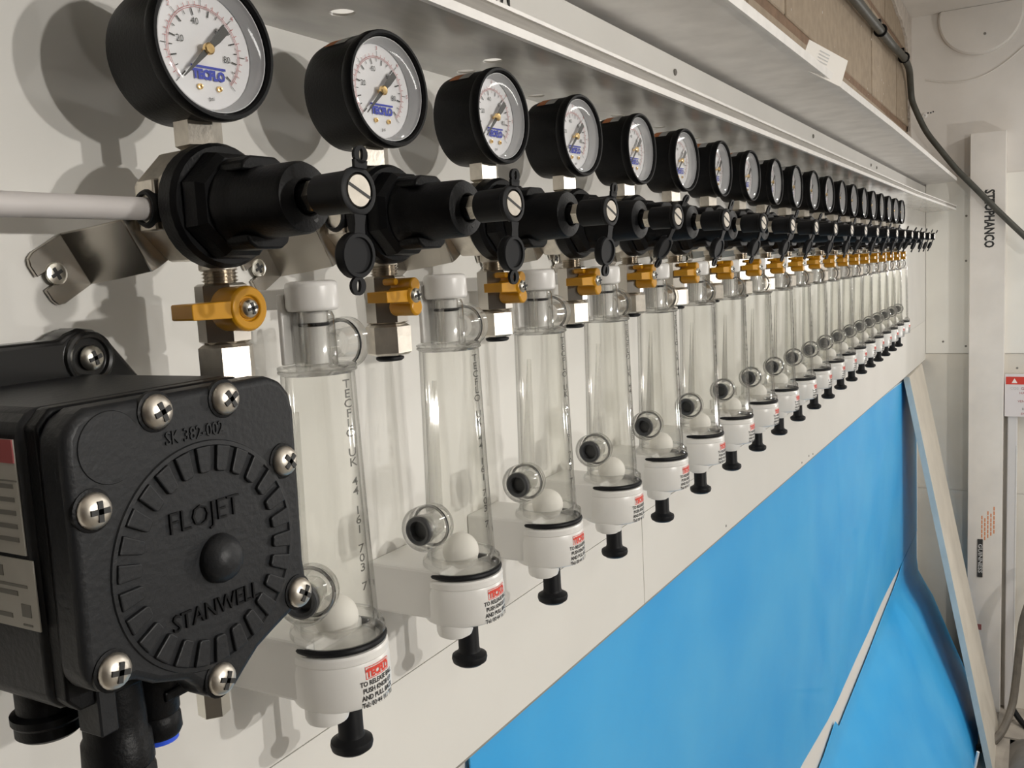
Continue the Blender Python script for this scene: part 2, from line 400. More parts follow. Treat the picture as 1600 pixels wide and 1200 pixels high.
# leaning board at the end of the blue film
lb = empty('leaning_board', (2.94, -.1, ZF), 'long narrow cream board leaning on the wall at the end of the blue film', 'board')
def lean(x0, x1, off0, off1, name, m):
    top = Vector((0, .0135, 1.05)); bot = Vector((0, -.2095, ZF)); d = (bot - top).normalized(); n = Vector((0, -abs(d.z), d.y)).normalized()
    P = []
    for x in (x0, x1):
        for q in (top, bot):
            for t in (off0, off1):
                p = q + n * t; P.append((x - 2.94, p.y + .1, (p.z if q is top else ZF) - ZF))
    return MB().add(P, [(0, 1, 3, 2), (4, 6, 7, 5), (0, 4, 5, 1), (2, 3, 7, 6), (0, 2, 6, 4), (1, 5, 7, 3)]).build(name, m, lb, smooth=0)
lean(2.781, 3.12, 0, .016, 'board_face', 'batten'); lean(2.780, 2.7835, -.0005, .0165, 'board_edge', 'battedge')

# blue film sheets
def film(name, xs, zs, yf, label):
    vs = []; fs = []; n = len(zs)
    for x in xs:
        for k, z in enumerate(zs):
            zz = z(x) if callable(z) else z
            vs.append((x, yf(x, zz) , zz))
    for i in range(len(xs) - 1):
        for k in range(n - 1):
            a = i * n + k; fs.append((a, a + 1, a + n + 1, a + n))
    o = MB().add(vs, fs).build(name, 'blue', smooth=180, fix=False)
    sd = o.modifiers.new('thickness', 'SOLIDIFY'); sd.thickness = .0012; sd.offset = 0
    es = o.modifiers.new('split', 'EDGE_SPLIT'); es.split_angle = math.radians(40)
    return tag(o, label, 'plastic sheet', 'blue protective films under the boards')
def interp(P, x):
    if x <= P[0][0]: return P[0][1]
    for (a, ya), (c, yc) in zip(P, P[1:]):
        if x <= c: return ya + (yc - ya) * (x - a) / (c - a)
    return P[-1][1]
def zup(x): return interp([(1.2, .575), (1.464, .5575), (1.74, .531), (2.12, .526), (2.61, .512), (2.75, .50), (3.2, .49)], x)
def ztop(x): return interp([(.4, 1.0785), (1.3, 1.067), (1.8, 1.060), (2.1, 1.0535), (2.6, 1.0385), (3.2, 1.015)], x)
def wob(x, z): return .0008 * math.sin(x * 5 + z * 3) + .0005 * math.sin(x * 13 - z * 9)
xs = [.487 + .1 * i for i in range(27)] + [3.17]
film('protective_film', xs, [ztop] + [lambda x, t=t: ztop(x) + (z1(x) - ztop(x)) * t for t in [.1, .25, .4, .6, .8, 1.]] if False else
     [lambda x, t=t: ztop(x) * (1 - t) + zup(x) * t for t in (0, .12, .25, .4, .6, .8, 1)],
     lambda x, z: .0195 + wob(x, z), 'upper sheet of glossy blue protective film below the white board edge')
fe = MB(); X_ = xs
fe.add([(x, y, ztop(x) + dz) for x in X_ for y in (.0180, .0205) for dz in (-.0012, .0024)],
       [(4 * i + a, 4 * i + b, 4 * i + b + 4, 4 * i + a + 4) for i in range(len(X_) - 1) for a, b in ((0, 1), (1, 3), (3, 2), (2, 0))] + [(0, 1, 3, 2), (4 * len(X_) - 4, 4 * len(X_) - 2, 4 * len(X_) - 1, 4 * len(X_) - 3)])
fe.build('film_edge', 'blueedge', bpy.data.objects['protective_film'], smooth=0)
def bow(z):
    P = [(.52, .0225), (.465, .0215), (.44, .012), (.38, -.024), (.24, -.08), (.12, -.13), (0, -.165), (-.099, -.18)]
    if z >= P[0][0]: return .0225
    for (a, ya), (c, yc) in zip(P, P[1:]):
        if z >= c: return yc + (ya - yc) * (z - c) / (a - c)
    return -.18
def zl(x): return interp([(1.2, .485), (1.6, .4784), (1.757, .4971), (1.765, .4971), (1.80, .470), (2.21, .4744), (2.60, .482), (2.72, .487), (2.80, .496), (3.2, .487)], x)
xs2 = [.3 + .15 * i for i in range(10)] + [1.757, 1.765, 1.80] + [1.9 + .1 * i for i in range(13)] + [3.17]
def bowx(x, z):
    t = max(0, min(1, (x - 2.7) / .5)); zz = z + .10 * t
    return bow(max(zz, -.099)) + .012 * 0
film('protective_film', xs2, [zl, lambda x: .458, .44, .40, .36, .32, .28, .24, .2, .16, .12, .06, 0, -.05, -.099], lambda x, z: bowx(x, z) - .003 + wob(x, z) * .5,
     'lower sheet of blue protective film bowing out below the white gap')

tag(MB().tube([(2.74, -.172, -.095), (2.74, -.186, -.012)], .0042, 8).build('white_strip', 'white'), 'thin white plastic strip standing between blue film and leaning board', 'strip')
# ------------------------------------------------------------------ shelves over the gauges
def shelf_with_holes():
    c = bpy.data.curves.new('sh', 'CURVE'); c.dimensions = '2D'; c.fill_mode = 'BOTH'; c.extrude = .0006; c.resolution_u = 1
    def poly(pts):
        s = c.splines.new('POLY'); s.points.add(len(pts) - 1)
        for p, q in zip(s.points, pts): p.co = (q[0], q[1], 0, 1)
        s.use_cyclic_u = True
    poly([(-.5, 0), (-.5, -.0775), (2.2, -.0775), (XE - .05, -.090), (XE - .002, -.04), (XE - .002, 0)])
    for x, y in [(.3371, -.0389), (.4643, -.0416), (.4772, -.0154), (.5754, -.0103), (.6228, -.0141), (.6974, -.0187), (.784, -.0213), (.88, -.022), (.98, -.024), (1.08, -.02), (1.19, -.024)]:
        poly([(x + .0058 * math.cos(2 * PI * i / 24), y + .0058 * math.sin(2 * PI * i / 24)) for i in range(24)])
    o = bpy.data.objects.new('sh', c); COL.objects.link(o); bpy.context.view_layer.update()
    me = bpy.data.meshes.new_from_object(o.evaluated_get(bpy.context.evaluated_depsgraph_get()))
    bpy.data.objects.remove(o)
    me.materials.clear(); me.materials.append(M['shelf'])
    o = bpy.data.objects.new('shelf_board', me); COL.objects.link(o); return o
sh = empty('lower_shelf', (1.3, 0, 1.519), 'lower long shelf with drilled holes and grooved white front edge above the gauges', 'shelf')
o = shelf_with_holes(); o.parent = sh; o.location = (-1.3, 0, .0006)
def lipbar(z0, z1, y0, y1, name, m, root, ys=lambda x: 0, x1=XE - .05, ox=1.3):
    vs = []; X = [-.5, 2.2, x1]
    for x in X:
        for y in (y0, y1):
            for z in (z0, z1): vs.append((x - ox, y - ys(x), z))
    fs = [(0, 1, 3, 2), (8, 10, 11, 9)]
    for i in (0, 4):
        fs += [(i, i + 4, i + 5, i + 1), (i + 2, i + 3, i + 7, i + 6), (i, i + 2, i + 6, i + 4), (i + 1, i + 5, i + 7, i + 3)]
    return MB().add(vs, fs).build(name, m, root, smooth=0)
ysl = lambda x: max(0, (x - 2.2) / 1.0) * .0125
lipbar(-.0005, .0040, -.0800, -.0770, 'lower_lip', 'lip', sh, ysl)
lipbar(.0040, .0105, -.0785, -.0770, 'groove', 'groove', sh, ysl)
lipbar(.0105, .0125, -.0800, -.0700, 'upper_lip', 'lip', sh, ysl)
us = empty('upper_shelf', (1.3, 0, 1.607), 'upper long scuffed grey shelf between the drilled shelf and the block wall', 'shelf')
MB().prism([(-.5 - 1.3, -.0850), (1.7 - 1.3, -.0955), (XE - .06 - 1.3, -.0915), (XE - 1.302, -.04), (XE - 1.302, .05), (-1.8, .05)], 0, .008, 'z').build('shelf_board', 'shelf_up', us, smooth=0)
MB().prism([(-1.8, -.0875), (.4, -.098), (XE - 1.36, -.094), (XE - 1.36, -.091), (.4, -.095), (-1.8, -.0845)], -.001, .009, 'z').build('front_lip', 'lip', us, smooth=0)
cdn = empty('note_card', (1.16, -.09, 1.617), 'small white paper card leaning on the edge of the upper shelf', 'card')
Lc, Rc, BR = Vector((1.14, -.077, 1.650)), Vector((1.2569, -.10, 1.6419)), Vector((1.1925, -.102, 1.6005))
BLc = Lc + BR - Rc; nn = (Rc - Lc).cross(BR - Rc).normalized() * .0008; org = Vector(cdn.location)
P = [p - org for p in (Lc, Rc, BR, BLc)]
MB().add(P + [p + nn for p in P], [(0, 1, 2, 3), (7, 6, 5, 4), (0, 4, 5, 1), (1, 5, 6, 2), (2, 6, 7, 3), (3, 7, 4, 0)]).build('card_sheet', 'card', cdn, smooth=0)
b = MB(); u = (Rc - Lc).normalized(); v = (BR - Rc).normalized(); c0 = (Lc + BR) / 2 - org - (nn * 2 if nn.y > 0 else nn * -1)
sgn = -1 if nn.y > 0 else 1
for i in range(5):
    q = P[0] + u * .035 + v * (.012 + .009 * i) + nn * sgn * .5 + (nn * .9 if sgn > 0 else Vector((0, 0, 0)))
    b.add([q, q + u * .03, q + u * .03 + v * .0028, q + v * .0028], [(0, 1, 2, 3)])
b.build('faint_print', 'palegrey', cdn, smooth=0)

# dark cable
cp = [(1.9, .032, 1.928), (2.08, .031, 1.933), (2.30, .031, 1.937), (2.48, .031, 1.941), (2.72, .031, 1.945), (2.92, .030, 1.952), (3.07, .030, 1.942), (3.15, .034, 1.905), (3.175, .0335, 1.87), (3.175, .0235, 1.8364), (3.175, -.0075, 1.7649), (3.175, -.0491, 1.7022), (3.175, -.0939, 1.6397), (3.175, -.1381, 1.5875), (3.175, -.2079, 1.5051), (3.175, -.2764, 1.4279), (3.175, -.3436, 1.354)]
def smooth_path(P, k=5):
    P = [Vector(p) for p in P]; out = []
    for i in range(len(P) - 1):
        p0, p1, p2, p3 = P[max(i - 1, 0)], P[i], P[i + 1], P[min(i + 2, len(P) - 1)]
        for j in range(k):
            t = j / k; out.append(.5 * ((2 * p1) + (-p0 + p2) * t + (2 * p0 - 5 * p1 + 4 * p2 - p3) * t * t + (-p0 + 3 * p1 - 3 * p2 + p3) * t ** 3))
    return out + [P[-1]]
cb = empty('power_cable', (3.2, .0, 1.9), 'thick dark cable running down from the block wall across the far wall', 'cable')
MB().tube([p - Vector((3.2, 0, 1.9)) for p in smooth_path(cp)], .0122, 12, taper=[.0115 - .0026 * min(1, i / 45) for i in range(len(smooth_path(cp)))]).build('cable_sheath', 'cable', cb)
for x, z in ((2.50, 1.9415), (2.96, 1.955)):
    MB().torus(.0135, .0028, 'x', (x - 3.2, .031, z - 1.9), 16, 6).box(x - 3.2 - .005, x - 3.2 + .012, .03, .05, z - 1.9 + .010, z - 1.9 + .027).build('cable_clip', 'black', cb)

# things on the floor at the far right
tag(MB().tube(smooth_path([(3.1, -.40, .45), (3.1, -.325, .36), (3.1, -.292, .267), (3.1, -.281, .172), (3.1, -.273, .067), (3.08, -.262, -.02), (3.0, -.235, -.072), (2.92, -.19, -.088), (2.85, -.12, -.088)]), .0118, 10).build('grey_hose', 'hose'),
    'grey corrugated hose hanging down in front of the white trunking to the floor', 'hose')
tag(MB().tube(smooth_path([(3.16, -.258, -.052), (3.11, -.30, -.088), (3.06, -.36, -.091)]), .009, 8).build('black_pipe', 'rubber'), 'short black pipe end lying on the floor beside the grey hose', 'pipe')
bg = MB(); nx = 12
pts = {}
for i in range(nx + 1):
    for j in range(nx + 1):
        s_, t = i / nx, j / nx; h = math.sin(PI * s_) * math.sin(PI * t)
        pts[i, j] = len(bg.v); bg.v.append((2.62 + .40 * s_, -.26 - .22 * t, ZF + .004 + .07 * h ** .5 + .006 * math.sin(9 * s_ + 5 * t) * h))
for i in range(nx):
    for j in range(nx): bg.f.append((pts[i, j], pts[i + 1, j], pts[i + 1, j + 1], pts[i, j + 1]))
tag(bg.build('dust_sheet', 'bag', smooth=60), 'crumpled dusty grey sheet heaped on the floor at the lower right', 'sheet')

# ------------------------------------------------------------------ gas regulator (one prototype, then copies)
def regulator():
    r = empty('gas_regulator', (.2425, 0, 1.40))
    # gauge
    gc = MB().lathe([(.0, .0), (.0205, 0), (.0236, .002), (.0243, .005), (.0246, .0262), (.0252, .0270), (.0254, .0286), (.0252, .0312), (.0247, .0320), (.0236, .0320), (.0230, .0312), (.0228, .0230), (0, .0230)], '-y', (0, .0155, 0), 56)
    g = gc.build('pressure_gauge', 'black', r, loc=(-.0012, -.045, .0835)); 
    D = -.0088   # dial plane (local y)
    MB().lathe([(.0226, 0), (.0226, .0006), (.0198, .0008), (0, .0008)], '-y', (0, D + .0012, 0), 48).build('dial', 'dial', g)
    MB().lathe([(.0224, .0), (.0224, .0062), (.0220, .0062), (.0204, .0002)], '-y', (0, D + .0003, 0), 48, cap=False).build('dial_rim', 'dialside', g)
    b = MB(); rb = MB()
    def rad(a, r0, r1, wd, B_):
        a = math.radians(a); u = Vector((math.cos(a), 0, math.sin(a))); v = Vector((-u.z, 0, u.x)) * wd / 2; y = Vector((0, D - .0002, 0))
        B_.add([u * r0 - v + y, u * r1 - v + y, u * r1 + v + y, u * r0 + v + y], [(0, 1, 2, 3)])
    for k in range(0, 19):
        rad(224 - 14.75 * k, .0118 if k % 2 == 0 else .0128, .0142, .0005 if k % 2 == 0 else .0003, b)
    for k in range(0, 31):
        rad(224 - 9 * k, .0152, .0164 if k % 5 else .0175, .00022, b if k % 5 == 0 else rb)
    for t, n_ in ((20, '20'), (40, '40'), (60, '60'), (80, '80')):
        a = math.radians(224 - 2.95 * t); b.text(n_, .0034, '-y', (.0098 * math.cos(a), D - .0002, .0098 * math.sin(a)), sx=.9)
    for t in range(1, 6):
        a = math.radians(224 - 45 * t); rb.text(str(t), .0024, '-y', (.0187 * math.cos(a), D - .0002, .0187 * math.sin(a)))
    b.text('psi', .0022, '-y', (.0016, D - .0002, -.0165))
    for i in range(45):
        a0, a1 = math.radians(224 - 6 * i), math.radians(224 - 6 * i - 6); y = D - .0002
        for r0, r1 in ((.0144, .01458), (.0150, .0152)):
            rb.add([(r0 * math.cos(a0), y, r0 * math.sin(a0)), (r1 * math.cos(a0), y, r1 * math.sin(a0)), (r1 * math.cos(a1), y, r1 * math.sin(a1)), (r0 * math.cos(a1), y, r0 * math.sin(a1))], [(0, 1, 2, 3)])
    b.build('scale_print', 'ink', g, smooth=0, fix=False); rb.build('scale_arc_print', 'redink', g, smooth=0, fix=False)
    lg = MB().text('TECFLO', .0044, '-y', (.0012, D - .0003, -.0086), bold=.065, sx=.86)
    lg.add([(-.0062, D - .0003, -.0062), (.0085, D - .0003, -.0062), (.0085, D - .0003, -.0054), (-.0062, D - .0003, -.0054)], [(0, 1, 2, 3)])
    lg.build('dial_logo', 'blueink', g, smooth=0, fix=False)
    a = math.radians(224); u = Vector((math.cos(a), 0, math.sin(a))); v = Vector((-u.z, 0, u.x)); y = Vector((0, D - .003, 0))
    P = [u * .0152 - v * .0002, u * .0152 + v * .0002, u * .002 + v * .0010, u * -.0035 + v * .0012, u * -.0055 + v * .0015, u * -.0115 + v * .0015, u * -.0115 - v * .0015, u * -.0055 - v * .0015, u * -.0035 - v * .0012, u * .002 - v * .0010]
    MB().add([p + y for p in P] + [p + y + Vector((0, .0003, 0)) for p in P], [tuple(range(10)), tuple(range(19, 9, -1))] + [(i, (i + 1) % 10, (i + 1) % 10 + 10, i + 10) for i in range(10)]).build('needle', 'needle', g, smooth=0)
    MB().lathe([(.0008, 0), (.0008, .0022), (.0021, .0024), (.0021, .0036), (.0016, .0040), (0, .0041)], '-y', (0, D, 0), 18).build('hub', 'brass', g)
    for x in (-.0030, .0052):
        MB().lathe([(.0011, 0), (.0010, .0007), (.0005, .0008), (.0005, .0004), (0, .0004)], '-y', (x, D, -.0128), 12).build('dial_screw', 'brass', g)
    MB().lathe([(.0230, .0), (.0225, .0004), (.016, .0009), (0, .0012)], '-y', (0, -.0146, 0), 40, cap=False).build('glass', 'lens', g)
    b = MB()   # little printed label on the top of the case
    def patch(B_, a0, a1, h0, h1, m_, nm):
        q = 6; vs = []; fs = []
        for i in range(q + 1):
            a_ = math.radians(a0 + (a1 - a0) * i / q)
            for h in (h0, h1): vs.append((.02478 * math.cos(a_), .0155 - h, .02478 * math.sin(a_)))
        for i in range(q): fs.append((2 * i, 2 * i + 1, 2 * i + 3, 2 * i + 2))
        MB().add(vs, fs).build(nm, m_, g, fix=False)
    patch(b, 96, 128, .0075, .0135, 'orange', 'case_label'); patch(b, 96, 128, .0137, .0205, 'palegrey', 'case_label')
    # stem nut
    n_ = MB().hexa(.0084, .0500, .0625, o=(0, -.045, 0), ph=PI / 6, ch=.0012); n_.lathe([(.0060, .0465), (.0064, .0472), (.0058, .048), (.0064, .0488), (.0060, .0500)], o=(0, -.045, 0), n=18)
    n_.build('gauge_nut', 'nickelr', r)
    # metal body
    b = MB().lathe([(.0190, .030), (.0212, .032), (.0212, .046), (.0198, .048)], '-y', (0, 0, .030), 8, PI / 8)
    b.box(-.0215, -.016, -.046, -.036, .021, .039); b.lathe([(.0068, 0), (.0068, .006)], 'z', (.0026, -.0455, .0062), 20)
    bevel(b.build('regulator_body', 'nickelr', r, smooth=20), .0006, 1)
    MB().lathe([(.0055, 0), (.0066, .001), (.0068, .0045), (.0060, .0058), (.0050, .0058), (.0048, .003), (0, .003)], '-x', (-.0172, -.0415, .0288), 24).build('inlet_collet', 'rubber', r)
    # bonnet
    b = MB()
    b.lathe([(.0205, .047), (.0222, .049), (.0222, .0555), (.0208, .0575)], '-y', (0, 0, .0292), 36)
    b.lathe([(.0192, .057), (.0200, .0585), (.0192, .0640), (.0170, .0668)], '-y', (0, 0, .0288), 8, PI / 8)
    b.lathe([(.0150, .066), (.0150, .0690), (.0136, .0730), (.0126, .0760), (.0121, .0970), (.0114, .0985), (.0064, .1000), (.0058, .0995), (.0056, .090), (0, .090)], '-y', (0, 0, .0284), 40)
    bn = b.build('bonnet', 'black', r, smooth=28)
    for s_ in (1, -1):   # wrench ears
        P = [(-.0095, 0), (.0095, 0), (.0085, .0030), (.0055, .0050), (-.0055, .0050), (-.0085, .0030)]
        P = [(x, .0284 + s_ * (.0108 + z)) for x, z in P]
        if s_ < 0: P.reverse()
        bevel(MB().prism(P, .064, .079, '-y').build('wrench_ear', 'black', bn, smooth=30), .0008, 2)
    MB().lathe([(.0011, 0), (.0011, .0008), (0, .0008)], '-y', (.0030, -.0988, .0212), 10).build('vent_hole', 'ink', bn)
    # adjusting screw with sleeve
    b = MB().lathe([(.0052, .088), (.0050, .1000), (.0040, .1060)], '-y', (0, 0, .0282), 24); b.build('screw_neck', 'black', r)
    ax_ = MB().hexa(.0056, .1025, .1085, '-y', (-.0006, 0, .0282)).build('adjusting_screw', 'nickel', r)
    sl = MB().lathe([(.0052, .1065), (.0067, .1075), (.0068, .1215), (.0075, .1222), (.0077, .1240), (.0070, .1244), (.0058, .1244), (.0056, .1180), (0, .1180)], '-y', (-.0008, 0, .0282), 32).build('sleeve', 'rubber', r)
    MB().lathe([(.0054, .1175), (.0054, .1236), (.0050, .1243), (0, .1243)], '-y', (-.0008, 0, .0282), 24).build('slotted_head', 'nickelr', ax_)
    rot = .45 * -1; u = Vector((math.cos(rot), 0, math.sin(rot))) * .0053; v = Vector((-math.sin(rot), 0, math.cos(rot))) * .0005
    c = Vector((-.0008, -.12425, .0282)); hh = Vector((0, -.0002, 0))
    MB().add([c - u - v, c + u - v, c + u + v, c - u + v] + [p + hh for p in (c - u - v, c + u - v, c + u + v, c - u + v)], [(3, 2, 1, 0), (4, 5, 6, 7), (0, 1, 5, 4), (1, 2, 6, 5), (2, 3, 7, 6), (3, 0, 4, 7)]).build('slot', 'ink', ax_, smooth=0)
    # hinged dust cap (hangs from the sleeve)
    st = MB()
    def ringlug(B_, cx, cz, ro, ri, n=18):
        vs = []; fs = []
        for h in (0, .0012):
            for i in range(n):
                a_ = 2 * PI * i / n; vs += [(cx + ro * math.cos(a_), -h, cz + ro * .95 * math.sin(a_)), (cx + ri * .6 * math.cos(a_), -h, cz + ri * 1.25 * math.sin(a_))]
        for i in range(n):
            j = (i + 1) % n; a_, b_, c_, d_ = 2 * i, 2 * j, 2 * j + 1, 2 * i + 1; q = 2 * n
            fs += [(a_, b_, c_, d_), (a_ + q, d_ + q, c_ + q, b_ + q), (a_, a_ + q, b_ + q, b_), (d_, c_, c_ + q, d_ + q)]
        B_.add(vs, fs)
    ringlug(st, .0, .0112, .0030, .0015)
    st.prism([(-.0026, .0070), (.0026, .0070), (.0029, .0095), (-.0029, .0095)], 0, .0012, '-y')
    st.prism([(-.0026, -.0075), (.0026, -.0075), (.0021, -.0105), (.0024, -.0140), (-.0024, -.0140), (-.0021, -.0105)][::-1], 0, .0012, '-y')
    st.lathe([(.0068, -.0030), (.0074, -.0020), (.0074, .0008), (.0070, .0014), (.0058, .0014), (.0055, .0006), (0, .0006)], '-y', (0, 0, -.0203), 30)
    ringlug(st, 0, -.0300, .0032, .0016)
    dc = st.build('dust_cap', 'rubber', r, loc=(-.0008, -.1236, .0282), smooth=30); dc.rotation_euler = (math.radians(-9), math.radians(5), 0)
    # bracket: bent chromed strip from body down to the wall, tilted 30 degrees
    D2 = Vector((.866, 0, .5)); W2 = Vector((.5, 0, -.866)) * .0107; f0 = Vector((-.0437, 0, .0048))
    prof = [(0, -.0008), (.0170, -.0008), (.0180, -.0016), (.0205, -.0150), (.0245, -.0290), (.0262, -.0290), (.061, -.0290)]
    th = .0016; vs = []
    for i, (d, y) in enumerate(prof):
        c = f0 + D2 * d + Vector((0, y, 0)); wd = 1.0
        dy = Vector((0, -th, 0)) if i not in (2, 3, 4) else (D2 * -.0014 + Vector((0, -.0006, 0)))
        for p in (c - W2 * wd, c + W2 * wd): vs += [p, p + dy]
    fs = []
    for i in range(1, len(prof) - 1):
        a_ = i * 4; fs += [(a_, a_ + 4, a_ + 6, a_ + 2), (a_ + 1, a_ + 3, a_ + 7, a_ + 5), (a_, a_ + 1, a_ + 5, a_ + 4), (a_ + 2, a_ + 6, a_ + 7, a_ + 3)]
    fs.append((24, 25, 27, 26))
    bk = MB().add(vs, fs)
    # slotted foot
    w_ = .0107
    foot = [(.0175, -w_), (.0175, w_), (.0035, w_), (.0010, w_ - .0010), (.0, w_ - .0035), (.0, .0027), (.0085, .0027), (.0102, .0019), (.0108, 0), (.0102, -.0019), (.0085, -.0027), (0, -.0027), (0, -w_ + .0035), (.0010, -w_ + .0010), (.0035, -w_)]
    n = len(foot); Wn = W2.normalized(); vf = [f0 + D2 * a_ + Wn * c_ + Vector((0, yy, 0)) for yy in (-.0006, -.0024) for a_, c_ in foot]
    bk.add(vf, [tuple(range(n)), tuple(range(2 * n - 1, n - 1, -1))] + [(i, i + n, (i + 1) % n + n, (i + 1) % n) for i in range(n)])
    bo = bk.build('mounting_bracket', 'chrome', r, smooth=25); bevel(bo, .0003, 1)
    sc = f0 + D2 * .0068
    screw(bo, (sc.x, -.0022, sc.z), .0042, name='bracket_screw', rot=.5, dome=.09)
    # threaded connector, valve body, nut, collet
    V0 = (.0030, -.0457, 0)
    b = MB(); pr = []
    for i in range(7): pr += [(.0056, .0098 - i * .0013), (.0067, .00915 - i * .0013)]
    b.lathe(pr, 'z', V0, 24); b.build('threaded_connector', 'nickel', r, smooth=20)
    vb = MB().hexa(.0096, -.0207, .0017, 'z', V0, 0, ch=.0009); vb.build('valve_body', 'chrome', r, smooth=20)
    MB().hexa(.0106, -.0352, -.0208, 'z', V0, PI / 6, ch=.0011).build('lock_nut', 'nickelr', r, smooth=20)
    MB().lathe([(.0050, -.0345), (.0050, -.0358), (.0066, -.0362), (.0066, -.0372), (.0056, -.0380), (.0040, -.0380), (.0036, -.0350), (0, -.035)], 'z', V0, 24).build('outlet_collet', 'rubber', r)
    # handle
    hx, hz = .0005, -.0078
    def handle(kind):
        h = MB()
        if kind == 'long':
            h.lathe([(.0074, .0540), (.0080, .0550), (.0082, .0660), (.0074, .0672), (.0048, .0672), (.0045, .0655), (0, .0655)], '-y', (hx - .002, 0, hz), 28)
            h.prism([(-.0255, -.0024), (-.0250, -.0028), (-.006, -.0031), (-.006, .0031), (-.0250, .0028), (-.0255, .0024)], .0545, .0665, '-y', (hx, 0, hz))
        else:
            h.lathe([(.0044, .0540), (.0046, .0550), (.0046, .0660), (.0036, .0672), (.0030, .0672), (.0029, .0660), (0, .0660)], '-y', (hx - .001, 0, hz), 24)
            h.prism([(-.0185, -.0024), (-.003, -.0028), (-.003, .0028), (-.0185, .0024)], .0540, .0660, '-y', (hx, 0, hz))
            h.lathe([(.0030, .0545), (.0034, .0555), (.0034, .0665), (.0028, .0672), (0, .0672)], '-y', (hx - .0005, 0, hz + .0048), 18)
            h.lathe([(.0034, .0530), (.0040, .0540), (.0040, .0665), (.0032, .0672), (0, .0672)], '-y', (hx - .0002, 0, hz - .0052), 18)
            h.lathe([(.0016, .0530), (.0016, .0600), (0, .0600)], '-y', (hx - .0055, 0, hz + .0066), 10)
        return h
    ho = handle('long').build('valve_handle', 'yellow', r, smooth=30); bevel(ho, .0006, 2)
    screw(ho, (hx - .0018, -.0655, hz), .0038, name='handle_screw', rot=.2, dome=.42)
    h2 = handle('short').build('valve_handle_tmp', 'yellow', None, smooth=30); me2 = h2.data; bpy.data.objects.remove(h2)
    return r, me2
reg, short_handle = regulator()
